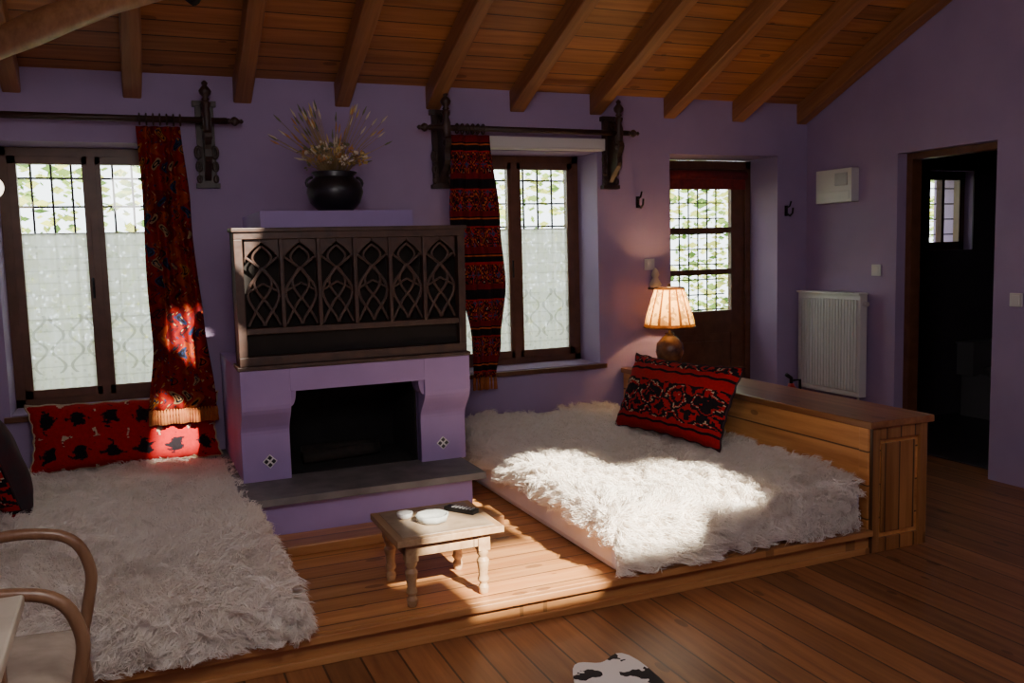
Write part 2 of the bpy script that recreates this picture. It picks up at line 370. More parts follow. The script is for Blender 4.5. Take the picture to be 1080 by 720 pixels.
TILE=plain('tile_white',(.7,.7,.68),None,30,.3); TB=plain('tile_black',(.02,.02,.03),None,30,.3)
for cx,cz in((.595,.46),(1.523,.455)):
    M=T((cx,4.604,cz))@R(45,'Y'); b.box(-.026,.026,0,.008,-.026,.026,TILE,M)
    for i in(-1,1):
        for j in(-1,1): b.box(i*.013-.009,i*.013+.009,-.002,.002,j*.013-.009,j*.013+.009,TB,M)
b.done('fireplace',bevel=.008,origin=False)
b=B(); BARK=plain('charred_log',(.03,.02,.015),(.01,.008,.007),25,.9,bmp=.6)
for i,(x,y,z,a) in enumerate([(1.02,4.88,.403,8),(1.04,5.0,.403,-6)]):
    d=Vector((math.cos(math.radians(a)),math.sin(math.radians(a)),0))*.22; p=Vector((x,y,z))
    b.tube([p-d,p-d*.3,p+d*.4,p+d],[.034,.036,.036,.03],BARK,10)
b.done('firewood')

# carved cabinet screen
b=B(); W,H,Dp=1.18,.655,.17
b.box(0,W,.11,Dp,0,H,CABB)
b.box(0,W,0,.06,0,.045,CABW); b.box(0,W,0,.06,H-.035,H,CABW); b.box(0,.04,0,.06,.045,H-.035,CABW); b.box(W-.04,W,0,.06,.045,H-.035,CABW)
b.box(.04,W-.04,.005,.055,.155,.185,CABW); b.box(-.015,W+.015,-.015,Dp,-.02,0,CABW); b.box(-.01,W+.01,-.012,Dp,H,H+.02,CABW)
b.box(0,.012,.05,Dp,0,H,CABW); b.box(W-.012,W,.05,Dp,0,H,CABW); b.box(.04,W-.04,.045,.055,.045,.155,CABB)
n=6; pw=(W-.08)/n; z0,z1=.185,H-.035
for i in range(n):
    xa=.04+i*pw; xb=xa+pw; xm=(xa+xb)/2
    if i: b.box(xa-.010,xa+.010,.004,.055,z0,z1,CABW)
    hw=pw/2-.010; hh=z1-z0
    def P(u,t): return (xm+u*hw,.03,z0+hh*t)
    for sg in(-1,1):
        arc=[((1-q**1.7),.74+.22*q) for q in [k/12 for k in range(13)]]
        pts=[(xm+sg*hw,z1),(xm+sg*hw,z0+hh*.74)]+[(xm+sg*hw*u,z0+hh*t) for u,t in arc]+[(xm,z1)]
        b.prism(pts if sg<0 else pts[::-1],'Y',.018,.042,CABW)
        # fretwork: branching stems crossing into small diamonds
        b.tube([P(sg*(.02+.9*math.sin(pi*q*.5)**1.6),.36*q+.02) for q in [k/12 for k in range(13)]],.010,CABW,4,smooth=False,rot=pi/4)
        b.tube([P(sg*(.92*math.cos(pi*q*.5)**1.3),.38+.30*q) for q in [k/12 for k in range(13)]],.010,CABW,4,smooth=False,rot=pi/4)
        b.tube([P(sg*.95*(1-q)**.8,.02+.30*q) for q in [k/8 for k in range(9)]],.009,CABW,4,smooth=False,rot=pi/4)
        b.tube([P(sg*(.5*math.sin(pi*q)),.32+.36*q) for q in [k/12 for k in range(13)]],.009,CABW,4,smooth=False,rot=pi/4)
        b.tube([P(sg*(.55*math.sin(pi*q)),.66+.26*q) for q in [k/10 for k in range(11)]],.008,CABW,4,smooth=False,rot=pi/4)
        b.tube([P(sg*.95*q,.66+.14*q) for q in [k/4 for k in range(5)]],.008,CABW,4,smooth=False,rot=pi/4)
        b.tube([P(sg*.95*q,.50-.10*q) for q in [k/4 for k in range(5)]],.007,CABW,4,smooth=False,rot=pi/4)
b.done('carved_wall_cabinet',bevel=.003,matrix=T((.466,4.515,tz+.022))@R(1.5,'X'))

# vase + dried flowers
b=B(); vx,vy,vz=1.07,4.98,1.73
b.lathe([(.07,0),(.09,.005),(.135,.05),(.155,.11),(.145,.155),(.115,.185),(.105,.195),(.125,.215),(.12,.22),(.1,.2),(.02,.19)],(vx,vy,vz),POT,32)
for sg in(-1,1):
    b.tube([(vx+sg*(.12+.035*math.sin(t)),vy,vz+.16+.03*math.cos(t)) for t in [i*pi/6 for i in range(7)]],.008,POT,8)
FS=[plain('dried_stem',(.42,.30,.13),(.28,.2,.08),30,.9),plain('dried_bloom_yellow',(.70,.52,.18),(.5,.35,.10),30,.9),plain('dried_bloom_orange',(.60,.30,.10),(.45,.2,.06),30,.9),plain('dried_bloom_cream',(.75,.68,.50),(.6,.5,.33),30,.9),plain('dried_leaf_green',(.20,.22,.11),(.14,.14,.07),30,.9)]
NB=140
for i in range(NB+55):
    a=random.uniform(0,2*pi); sp=random.random()**.7; l=random.uniform(.08,.20) if i<NB else random.uniform(.24,.42)
    if i>=NB: a=random.choice([pi,pi*.9,pi*1.1,0.2,-.1,2.2,1.9,2.6,1.2]); sp=random.uniform(.2,.95)
    tip=Vector((vx+math.cos(a)*sp*(.20 if i<NB else .33),vy+math.sin(a)*sp*.18,vz+.2+l*(1-.35*sp)))
    base=Vector((vx+math.cos(a)*.05*sp,vy+math.sin(a)*.05*sp,vz+.19)); mid=base.lerp(tip,.5)+Vector((0,0,.03))
    b.tube([base,mid,tip],[.0016,.0016,.0012],FS[0],4)
    m=random.choice(FS[1:])
    if i>=NB or i%3==0: b.tube([tip,tip+(tip-mid).normalized()*.02,tip+(tip-mid).normalized()*.055],[.002,.006,.001],m,5)
    else:
        for q in range(3): b.sphere(tip+Vector((random.uniform(-.015,.015),random.uniform(-.015,.015),random.uniform(-.015,.015))),random.uniform(.004,.010),m,4)
b.done('vase_of_dried_flowers')

# windows
def window(name,x0,x1,z0,z1,y,lace_z):
    b=B(); f=.05
    b.box(x0,x0+f,y,y+.07,z0,z1,WINW); b.box(x1-f,x1,y,y+.07,z0,z1,WINW); b.box(x0,x1,y,y+.07,z0,z0+f,WINW); b.box(x0,x1,y,y+.07,z1-f,z1,WINW)
    xm=(x0+x1)/2; b.box(xm-.022,xm+.022,y-.012,y+.07,z0+f,z1-f,WINW)
    for a0,a1 in((x0+f,xm-.005),(xm+.005,x1-f)):
        s=.045
        b.box(a0,a0+s,y-.01,y+.045,z0+f,z1-f,WINW); b.box(a1-s,a1,y-.01,y+.045,z0+f,z1-f,WINW)
        b.box(a0,a1,y-.01,y+.045,z0+f,z0+f+.05,WINW); b.box(a0,a1,y-.01,y+.045,z1-f-.045,z1-f,WINW)
        g0,g1,gz0,gz1=a0+s,a1-s,z0+f+.05,z1-f-.045
        b.box(g0,g1,y+.018,y+.021,gz0,gz1,GLASS)
        b.grid(lambda u,v:(g0+(g1-g0)*u,y+.004+.008*math.sin(u*34+math.sin(v*3)),gz0+(lace_z-gz0)*v),40,4,LACE)
        b.tube([(g0,y+.004,lace_z),(g1,y+.004,lace_z)],.004,WHITE,6)
        for k in range(1,4): 
            xx=a0+(a1-a0)*k/4; b.box(xx-.006,xx+.006,y+.10,y+.112,z0,z1,IRON)
    nb=9
    for k in range(1,nb): zz=z0+(z1-z0)*k/nb; b.box(x0,x1,y+.112,y+.124,zz-.006,zz+.006,IRON)
    b.tube([(xm-.03,y-.03,z0+.62),(xm-.03,y-.03,z0+.74)],.007,IRON,6); 
    return b.done(name,bevel=.003)
window('window_1',-.65,.31,.66,2.15,YB+.29,1.66)
window('window_2',2.0,3.01,.685,2.15,YB+.29,1.64)
for x0,x1,z,i in((-.68,.36,.66,1),(1.97,3.05,.685,2)):
    b=B(); b.box(x0,x1,YB-.035,YB-.001,z-.03,z,WINW); b.box(x0+.035,x1-.045,YB,YB+.28,z,z+.006,PUR); b.done('trim_%d'%i,bevel=.003)
# bathroom window
b=B(); x0,x1,z0,z1,y=6.12,6.62,1.40,2.06,YB+.08
for q in((x0,x0+.07,z0,z1),(x1-.06,x1,z0,z1),(x0,x1,z0,z0+.07),(x0,x1,z1-.07,z1),(x0+.235,x0+.265,z0,z1)): b.box(q[0],q[1],y,y+.06,q[2],q[3],WINW)
b.box(x0,x1,y+.03,y+.033,z0,z1,GLASS)
for k in range(1,5): b.box(x0,x1,y+.1,y+.11,z0+k*.13,z0+k*.13+.01,IRON)
b.done('window_3')
# glazed door
b=B(); y=YB+.33; x0,x1=3.61,4.55
b.box(x0,x0+.05,y-.02,y+.07,0,2.14,WINW); b.box(x1-.05,x1,y-.02,y+.07,0,2.14,WINW); b.box(x0,x1,y-.02,y+.07,2.08,2.14,WINW)
b.box(x0+.05,x0+.17,y,y+.045,.01,2.08,WINW); b.box(x1-.17,x1-.05,y,y+.045,.01,2.08,WINW)
b.box(x0+.17,x1-.17,y,y+.045,1.95,2.08,WINW); b.box(x0+.17,x1-.17,y,y+.045,.01,.14,WINW); b.box(x0+.17,x1-.17,y,y+.045,.80,.98,WINW)
b.box(x0+.17,x1-.17,y+.012,y+.03,.14,.80,WINW); b.box(x0+.25,x1-.25,y+.004,y+.03,.20,.74,WINW)
for zz in(1.285,1.61): b.box(x0+.17,x1-.17,y+.005,y+.04,zz-.022,zz+.022,WINW)
b.box(x0+.17,x1-.17,y+.02,y+.023,.98,1.95,GLASS)
for k in range(1,7): b.box(x0+.17+k*.086-.005,x0+.17+k*.086+.005,y+.08,y+.09,.9,2,IRON)
for k in range(9): b.box(x0+.17,x1-.17,y+.09,y+.10,.98+k*.12,.99+k*.12,IRON)
b.tube([(x0+.11,y,1.02),(x0+.11,y-.05,1.02),(x0+.21,y-.05,1.02)],.009,IRON,8); b.box(x0+.09,x0+.13,y-.006,y,.93,1.1,IRON)
b.done('door_1',bevel=.004)
b=B(); RB=plain('red_blind_cloth',(.20,.014,.014),(.12,.008,.008),30,.9)
b.tube([(x0+.06,y-.035,2.03),(x1-.06,y-.035,2.03)],.035,RB,14)
b.grid(lambda u,v:(x0+.07+(x1-x0-.14)*u,y-.045+.004*math.sin(u*50),2.03-.11*v),40,3,RB); b.done('door_blind')
# bathroom door frame (open doorway)
b=B(); y0,y1=3.88,4.64
b.box(XR+.08,XR+.17,y0,y0+.045,0,2.08,WINW); b.box(XR+.08,XR+.17,y1-.05,y1,0,2.08,WINW); b.box(XR+.08,XR+.17,y0+.045,y1-.05,2.035,2.08,WINW)
b.done('door_2',bevel=.004)
b=B(); b.box(XR+.22,XR+.90,3.80,3.84,.01,2.03,WINW); b.box(XR+.32,XR+.80,3.835,3.85,.2,.9,WINW); b.box(XR+.32,XR+.80,3.835,3.85,1.1,1.9,WINW); b.tube([(XR+.84,3.84,1),(XR+.84,3.89,1),(XR+.76,3.89,1)],.009,IRON,8); b.done('door_3',bevel=.005)
# toilet
b=B(); tx,ty=6.52,4.98
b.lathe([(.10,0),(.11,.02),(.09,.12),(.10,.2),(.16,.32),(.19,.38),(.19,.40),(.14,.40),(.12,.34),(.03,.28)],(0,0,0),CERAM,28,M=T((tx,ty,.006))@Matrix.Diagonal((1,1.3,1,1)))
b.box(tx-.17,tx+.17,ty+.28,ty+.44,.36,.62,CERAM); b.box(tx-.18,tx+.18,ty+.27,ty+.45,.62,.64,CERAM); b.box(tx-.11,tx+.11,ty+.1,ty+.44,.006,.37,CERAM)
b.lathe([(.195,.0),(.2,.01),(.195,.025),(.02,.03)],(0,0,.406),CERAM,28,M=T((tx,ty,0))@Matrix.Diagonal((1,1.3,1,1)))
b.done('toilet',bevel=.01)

# curtain rods + carved brackets
def finial(b,p,d,s=1):
    d=Vector(d).normalized(); p=Vector(p)
    pr=[(0,.012),(.01,.02),(.02,.012),(.035,.026),(.05,.03),(.065,.02),(.075,.01),(.088,.016),(.1,.004)]
    b.tube([p+d*q*s for q,_ in pr],[r*s for _,r in pr],DARKW,12)
def bracket(b,x):
    y=YB-.15
    b.box(x-.05,x+.05,YB-.03,YB-.001,1.92,2.38,DARKW)
    b.box(x-.022,x+.022,y-.02,YB-.03,2.235,2.30,DARKW)
    pr=[(YB-.03,1.94),(YB-.03,2.36)]+[(YB-.03-.15*math.sin(t)*(1+.12*math.sin(6*t)),2.36-.42*t/pi) for t in [i*pi/20 for i in range(1,20)]]
    b.prism(pr,'X',x-.018,x+.018,DARKW)
    b.tube([(x,y,2.19),(x,y,2.21),(x,y,2.30),(x,y,2.33),(x,y,2.36),(x,y,2.375)],[.012,.028,.028,.018,.03,.012],DARKW,12)
    finial(b,(x,y,2.37),(0,0,1),1.15); finial(b,(x,y,2.22),(0,0,-1),1.0)
    for sg in(-1,1):
        for k,(zz,rr) in enumerate(((2.10,.032),(2.02,.024),(1.95,.016))):
            b.tube([(x+sg*(.045+rr*.4*math.cos(t)*1.2),YB-.035,zz+rr*math.sin(t)) for t in [i*2*pi/12 for i in range(12)]],.010,DARKW,6,closed=True)
    b.box(x-.065,x+.065,YB-.045,YB-.001,2.36,2.39,DARKW); b.box(x-.065,x+.065,YB-.045,YB-.001,1.90,1.925,DARKW)
y=YB-.15
b=B(); b.tube([(XL+.01,y,2.265),(.56,y,2.265)],.018,DARKW,12); finial(b,(.56,y,2.265),(1,0,0),.9); bracket(b,.45)
for k in range(7):
    xx=.10+.035*k; b.tube([(xx,y+.030*math.cos(t),2.262+.030*math.sin(t)) for t in [i*2*pi/14 for i in range(14)]],.005,DARKW,6,closed=True)
b.done('curtain_rod')
b=B(); b.tube([(1.77,y,2.265),(3.17,y,2.265)],.018,DARKW,12); finial(b,(1.77,y,2.265),(-1,0,0),.9); finial(b,(3.17,y,2.265),(1,0,0),.9); bracket(b,1.87); bracket(b,3.10)
for k in range(6):
    xx=1.94+.035*k; b.tube([(xx,y+.030*math.cos(t),2.262+.030*math.sin(t)) for t in [i*2*pi/14 for i in range(14)]],.005,DARKW,6,closed=True)
b.done('curtain_rod')
def curtain(name,xl,xr,zt,zb,mat,npl,yy,k=3,yb=0):
    def lerp(t,ks):
        for (a,va),(c_,vc) in zip(ks,ks[1:]):
            if t<=c_: 
                q=(t-a)/(c_-a); q=q*q*(3-2*q); return va+(vc-va)*q
        return ks[-1][1]
    b=B()
    def fn(s,t):
        l=lerp(t,xl); r=lerp(t,xr); x=l+(r-l)*s
        amp=.024*(.6+.4*math.sin(t*3))
        return (x+.006*math.sin(t*9+s*12),yy+yb*t+amp*math.sin(s*2*pi*npl+.8*math.sin(t*4))+.01*math.sin(t*7),zt+(zb-zt)*t)
    b.grid(fn,npl*14,50,mat,uvf=lambda s,t:(s*1.0,t*k))
    return b,fn
TAS=plain('tassel_orange',(.34,.11,.02),(.24,.05,.01),30,.9)
def fringe(b,fn,n,r=1):
    for i in range(n):
        p=Vector(fn(i/(n-1),1)); b.tube([p,p-Vector((0,0,.025)),p-Vector((0,0,.035)),p-Vector((0,0,.08))],[.004*r,.008*r,.006*r,.010*r],TAS,6)
b,fn=curtain('c',[(0,.08),(.4,.09),(.75,.09),(1,.05)],[(0,.31),(.3,.33),(.7,.37),(1,.40)],2.225,.66,K_CURT,4,y+.0,2.4,-.08)
fringe(b,fn,26)
b.done('paisley_curtain',solid=.004)
b,fn=curtain('c',[(0,1.90),(.3,1.88),(.6,1.94),(.85,1.99),(1,2.00)],[(0,2.16),(.35,2.22),(.6,2.25),(.85,2.19),(1,2.15)],2.225,.68,K_CURT2,3,y+.0,2.2)
fringe(b,fn,14,.7)
b.done('kilim_curtain',solid=.004)
b=B(); b.box(2.16,3.04,YB-.07,YB-.002,2.155,2.235,WHITE); b.tube([(2.18,YB-.06,2.165),(3.02,YB-.06,2.165)],.012,WHITE,10); b.done('roller_blind',bevel=.008)

# bench cabinet
b=B(); bx0,bx1,by0,by1,bz=3.19,3.546,3.20,5.52,.61
b.box(bx0,bx1,by0,by1,0,bz,BENCHW)
b.box(bx0-.02,bx1+.03,by0-.03,by1,bz,bz+.035,BENCHT)
b.box(bx0-.008,bx0,by0,by0+.06,PZ,bz,BENCHW); b.box(bx0+.0,bx0+.05,by0-.018,by0,0,bz,BENCHF); b.box(bx1-.05,bx1,by0-.018,by0,0,bz,BENCHF)
b.box(bx0+.05,bx1-.05,by0-.018,by0,bz-.06,bz,BENCHF); b.box(bx0+.05,bx1-.05,by0-.018,by0,0,.07,BENCHF)
b.box(bx0+.07,bx1-.07,by0-.01,by0,.09,bz-.08,BENCHF)
b.done('bench_cabinet',bevel=.004)

# cushions
def cushion(name,W,H,Th,M,mat,back=None,n=28):
    b=B()
    for sg in(1,-1):
        def fn(a,c_):
            u=2*a-1;v=2*c_-1
            t=max(0,(1-abs(u)**3.2)*(1-abs(v)**3.2))**.55
            x=u*W/2*(1-.07*(1-v*v)*u*u); yq=v*H/2*(1-.09*(1-u*u)*v*v)
            return (x+.004*math.sin(v*19),yq+.004*math.sin(u*23),sg*Th/2*t*(1+.05*math.sin(u*7+1)*math.sin(v*6)))
        b.grid(fn,n,n,mat if (sg>0 or back is None) else back)
    e=[]
    for a,c_ in [(i/n,0) for i in range(n)]+[(1,i/n) for i in range(n)]+[(1-i/n,1) for i in range(n)]+[(0,1-i/n) for i in range(n)]:
        e.append(fn(a,c_))
    b.tube(e,.005,back or mat,5,closed=True)
    b.v=[M@p for p in b.v]
    return b.done(name)
def frame(c,ex,ey):
    ex=Vector(ex).normalized(); ey=Vector(ey); ey=(ey-ex*ey.dot(ex)).normalized(); ez=ex.cross(ey)
    return Matrix(((ex.x,ey.x,ez.x,c[0]),(ex.y,ey.y,ez.y,c[1]),(ex.z,ey.z,ez.z,c[2]),(0,0,0,1)))
cushion('kilim_cushion',1.0,.38,.14,frame((-.07,5.405,.54),(1,0,0),(0,.14,1)),K_RED)
cushion('kilim_cushion',.56,.54,.2,frame((-.63,4.72,.58),(.25,-1,0),(-.3,0,1)),K_BLK,K_BACK)
cushion('kilim_cushion',.95,.46,.18,frame((2.82,4.30,.63),(.10,-1,0.01),(.42,0,1)),K_BLK,K_BACK)

# beds with sheepskin throws
def mattress(name,x0,x1,y0,y1,z0,z1,mat):
    b=B(); b.box(x0,x1,y0,y1,z0,z1,mat); return b.done(name,bevel=.04)
def sheepskin(name,x0,x1,y0,y1,zt,r,ox0,ox1,oy0,oy1,zmin,N,seed,flow,xmin=-9):
    g=np.random.default_rng(seed)
    def surf(X,Y):
        def wrap(c,c0,c1):
            e1=np.maximum(c-c1,0); e0=np.maximum(c0-c,0); e=e0+e1; s=np.where(e1>0,1,-1)
            arc=r*pi/2; th=np.minimum(e,arc)/r
            return np.clip(c,c0,c1)+s*r*np.sin(th)+s*0.08*np.maximum(e-arc,0), r*(1-np.cos(th))+np.maximum(e-arc,0)
        px,dx=wrap(X,x0,x1); py,dy=wrap(Y,y0,y1)
        lump=.018*np.sin(X*9+np.sin(Y*5)*1.5)*np.sin(Y*7+1.3)+.011*np.sin(X*21+Y*9)*np.sin(Y*17)
        z=zt-np.maximum(dx,dy)-.25*np.minimum(dx,dy)+lump
        return np.stack([np.maximum(px+.3*lump,xmin),py+.3*lump,np.maximum(z,zmin)],-1)
    A0,A1,C0,C1=x0-ox0,x1+ox1,y0-oy0,y1+oy1
    nu,nv=70,90
    U,V=np.meshgrid(np.linspace(A0,A1,nu),np.linspace(C0,C1,nv),indexing='ij')
    base=surf(U,V).reshape(-1,3); idx=np.arange(nu*nv).reshape(nu,nv)
    fb=np.stack([idx[:-1,:-1],idx[1:,:-1],idx[1:,1:],idx[:-1,1:]],-1).reshape(-1,4)
    Mc=N//20; cu=g.uniform(A0,A1,Mc); cv=g.uniform(C0,C1,Mc)
    def nrm(u,v):
        h=.01; a=surf(u+h,v)-surf(u-h,v); c_=surf(u,v+h)-surf(u,v-h); n=np.cross(a,c_); l=np.linalg.norm(n,axis=1,keepdims=True)
        return np.where(l>1e-8,n/np.maximum(l,1e-8),np.array([0,0,1.]))
    cp=surf(cu,cv); cn=nrm(cu,cv)
    an=1.7*np.sin(cu*2.3+1)+1.9*np.cos(cv*2.9+.5*cu)+flow+g.normal(0,.8,Mc)
    fl=np.stack([np.cos(an),np.sin(an),np.zeros(Mc)],-1); fl-=cn*np.sum(fl*cn,1,keepdims=True)
    cl=g.uniform(.045,.11,Mc)[:,None]
    ctip=cp+(cn*.55+fl*.65+np.array([0,0,-.15]))*cl
    k=g.integers(0,Mc,N); ru=np.clip(cu[k]+g.normal(0,.017,N),A0,A1); rv=np.clip(cv[k]+g.normal(0,.017,N),C0,C1)
    root=surf(ru,rv); tip=ctip[k]+g.normal(0,.008,(N,3)); tip[:,2]=np.maximum(tip[:,2],zmin); tip[:,0]=np.maximum(tip[:,0],xmin)
    mid=root*.5+tip*.5+cn[k]*(cl[k]*.22)+g.normal(0,.004,(N,3)); mid[:,0]=np.maximum(mid[:,0],xmin)
    d=tip-root; d/=np.linalg.norm(d,axis=1,keepdims=True)+1e-9
    rnd=g.normal(0,1,(N,3)); sd=np.cross(d,rnd); sd/=np.linalg.norm(sd,axis=1,keepdims=True)+1e-9
    w=g.uniform(.0012,.0025,(N,1))
    vs=np.stack([root-sd*w,root+sd*w,mid+sd*w*.8,mid-sd*w*.8,tip],1).reshape(-1,3)
    o=len(base)+np.arange(N)*5
    q=np.stack([o,o+1,o+2,o+3],-1); t=np.stack([o+3,o+2,o+4],-1)
    allv=np.concatenate([base,vs]); faces=fb.tolist()+q.tolist()+t.tolist()
    org=np.array([(x0+x1)/2,(y0+y1)/2,zmin]); allv-=org
    me=bpy.data.meshes.new(name); me.from_pydata(allv.tolist(),[],faces)
    me.materials.append(FURB); me.materials.append(FUR)
    mi=np.ones(len(faces),dtype=np.int32); mi[:len(fb)]=0; me.polygons.foreach_set('material_index',mi)
    me.polygons.foreach_set('use_smooth',np.ones(len(faces),dtype=bool)); me.update()
    ob=bpy.data.objects.new(name,me); bpy.context.scene.collection.objects.link(ob); ob.location=org.tolist(); return ob
mattress('daybed',1.81,3.16,3.21,5.50,PZ,.35,SHEET)
mattress('daybed',-.93,.44,3.22,5.50,PZ,.29,SHEET)
sheepskin('sheepskin_throw',1.85,3.06,3.25,5.42,.375,.05,.14,.06,.26,.05,PZ+.015,105000,1,2.5)
sheepskin('sheepskin_throw',-.86,.40,3.23,5.40,.325,.06,.02,.22,.26,.05,PZ+.015,110000,2,-1.5,xmin=XL+.012)

# little table
b=B(); TW=wood('stool_wood',(.56,.36,.19),(.34,.19,.09),'X','Y',.3,.5,seam=0); TT=plain('table_tile_top',(.36,.26,.17),(.22,.155,.10),14,.4,bmp=.2)
tx0,tx1,ty0,ty1,tz1=.87,1.31,3.225,3.645,.405
b.box(tx0,tx1,ty0,ty1,tz1-.025,tz1,TW); b.box(tx0+.03,tx1-.03,ty0+.03,ty1-.03,tz1,tz1+.003,TT)
b.box(tx0+.05,tx1-.07,ty0+.035,ty0+.055,tz1-.08,tz1-.025,TW); b.box(tx0+.05,tx1-.07,ty1-.055,ty1-.035,tz1-.08,tz1-.025,TW)
b.box(tx0+.04,tx0+.06,ty0+.05,ty1-.05,tz1-.08,tz1-.025,TW); b.box(tx1-.08,tx1-.06,ty0+.05,ty1-.05,tz1-.08,tz1-.025,TW)
for lx in(tx0+.065,tx1-.075):
    for ly in(ty0+.055,ty1-.055):
        b.box(lx-.025,lx+.025,ly-.025,ly+.025,.305,tz1-.025,TW)
        b.lathe([(.016,0),(.02,.01),(.022,.03),(.014,.045),(.024,.06),(.018,.08),(.021,.11),(.026,.14),(.016,.155),(.024,.17),(.025,.186)],(lx,ly,PZ),TW,14)
b.done('side_table',bevel=.003)
CG=plain('ashtray_glass',(.75,.78,.75),(.6,.62,.6),10,.1); CG.node_tree.nodes['Principled BSDF'].inputs['Transmission Weight'].default_value=.5
b=B(); b.lathe([(.045,0),(.06,.005),(.068,.03),(.062,.032),(.05,.012),(.005,.010)],(1.07,3.41,tz1+.003),CG,24,ripple=.04,rn=8); b.done('glass_ashtray')
b=B(); b.lathe([(.02,0),(.03,.008),(.034,.025),(.03,.026),(.02,.01),(.002,.009)],(.98,3.50,tz1+.003),WHITE,20); b.done('small_bowl')
b=B(); b.box(-.022,.022,-.075,.075,0,.018,IRON); 
for i in range(3):
    for j in range(6): b.box(-.016+i*.012,-.008+i*.012,-.06+j*.018,-.05+j*.018,.018,.021,WHITE)
b.v=[T((1.22,3.48,tz1+.003))@R(35,'Z')@p for p in b.v]; b.done('remote_control',bevel=.002)

# table lamp
lx,ly,lz=3.42,5.27,.645
b=B(); b.lathe([(.075,0),(.08,.01),(.078,.02),(.06,.03),(.085,.07),(.098,.12),(.09,.18),(.05,.225),(.03,.24),(.035,.25),(.012,.255),(.010,.34)],(lx,ly,lz),TERR,28)
b.lathe([(.175,.295),(.158,.37),(.128,.47),(.098,.565)],(lx,ly,lz),SHADE,112,ripple=.02,rn=28,cap=False)
for r,z in((.177,.295),(.10,.565)): b.tube([(lx+r*math.cos(t),ly+r*math.sin(t),lz+z) for t in [i*2*pi/32 for i in range(32)]],.005,TERR,6,closed=True)
b.tube([(lx-.098,ly,lz+.56),(lx+.098,ly,lz+.56)],.003,IRON,5); b.tube([(lx,ly,lz+.34),(lx,ly,lz+.56)],.004,IRON,5); b.sphere((lx,ly,lz+.58),.014,TERR,8)
b.sphere((lx,ly,lz+.40),.028,emis('bulb_glow',(1,.7,.4),6),10); b.done('table_lamp')
def plight(n,loc,e,c,r):
    l=bpy.data.lights.new(n,'POINT'); l.energy=e; l.color=c; l.shadow_soft_size=r; o=bpy.data.objects.new(n,l); bpy.context.scene.collection.objects.link(o); o.location=loc; return o
plight('table_lamp_bulb_light',(lx,ly,lz+.44),17,(1,.60,.26),.03)

# radiator
b=B(); rx=XR; ya,yb_=4.86,5.50
b.box(rx-.10,rx-.035,ya,yb_,.38,1.12,WHITE)
nr=20
for k in range(nr): 
    yy=ya+.02+(yb_-ya-.04)*(k+.5)/nr; b.box(rx-.112,rx-.10,yy-.009,yy+.009,.42,1.08,WHITE)
b.box(rx-.115,rx-.03,ya-.004,yb_+.004,1.115,1.13,WHITE); b.box(rx-.035,rx-.001,ya+.1,ya+.14,.5,1.0,WHITE); b.box(rx-.035,rx-.001,yb_-.14,yb_-.1,.5,1.0,WHITE)
b.tube([(rx-.06,ya+.05,.38),(rx-.06,ya+.05,.0)],.009,WHITE,8); b.tube([(rx-.06,ya-.03,1.05),(rx-.06,ya+.01,1.05)],.018,WHITE,10); b.done('radiator',bevel=.003)
b=B(); b.box(XR-.07,XR-.001,4.99,5.35,1.78,2.02,WHITE); b.box(XR-.075,XR-.07,5.01,5.33,1.80,1.86,WHITE); b.box(XR-.078,XR-.07,5.03,5.15,1.90,1.99,plain('fuse_box_window',(.45,.45,.47),None,5,.3)); b.done('fuse_box',bevel=.006)
def switch(x,yy,z,ax):
    b=B()
    if ax=='X': b.box(XR-.012,XR-.001,yy-.04,yy+.04,z-.04,z+.04,WHITE); b.box(XR-.017,XR-.012,yy-.025,yy+.025,z-.028,z+.028,WHITE)
    else: b.box(x-.04,x+.04,YB-.012,YB-.001,z-.04,z+.04,WHITE); b.box(x-.025,x+.025,YB-.017,YB-.012,z-.028,z+.028,WHITE)
    b.done('light_switch',bevel=.002)
switch(0,4.81,1.29,'X'); switch(0,3.72,1.125,'X'); switch(3.42,0,1.37,'Y')
def hook(x,z):
    b=B(); b.box(x-.012,x+.012,YB-.008,YB-.001,z-.03,z+.05,IRON); b.tube([(x,YB-.008,z-.01),(x,YB-.05,z-.03),(x,YB-.075,z-.01),(x,YB-.08,z+.03)],.007,IRON,8); b.tube([(x,YB-.008,z+.03),(x,YB-.045,z+.045),(x,YB-.06,z+.08)],.006,IRON,8); b.done('coat_hook')
hook(3.33,1.80); hook(4.64,1.73)
b=B(); b.lathe([(.03,0),(.045,.02),(.03,.05),(.018,.07),(.03,.09),(.02,.12),(.004,.14)],(3.44,YB-.05,1.205),plain('ornament_ivory',(.6,.52,.4),None,20,.6),16); b.box(3.41,3.47,YB-.06,YB-.001,1.19,1.205,DARKW); b.done('wall_ornament')
# fire extinguisher
b=B(); RP=plain('extinguisher_red',(.5,.015,.012),None,4,.3)
b.lathe([(.06,0),(.07,.01),(.07,.38),(.055,.42),(.025,.45),(.02,.47)],(4.42,5.2,0),RP,24); b.tube([(4.42,5.2,.47),(4.42,5.2,.51),(4.36,5.18,.54)],.014,IRON,8); b.tube([(4.42,5.2,.49),(4.5,5.2,.49),(4.51,5.2,.3),(4.5,5.2,.12)],.010,IRON,8); b.done('fire_extinguisher')

# wall globe lamp at left
b=B(); gx,gy,gz=-.60,5.1,1.87
b.sphere((gx,gy,gz),.055,emis('globe_glow',(1,.85,.65),4),12); b.tube([(XL,gy,gz-.05),(XL+.15,gy,gz-.12),(gx,gy,gz-.09),(gx,gy,gz-.05)],[.012,.009,.009,.018],IRON,8)
b.lathe([(.05,0),(.05,.012),(.02,.02)],(0,0,0),IRON,16,M=T((XL,gy,gz-.05))@R(90,'Y')); b.done('wall_lamp')

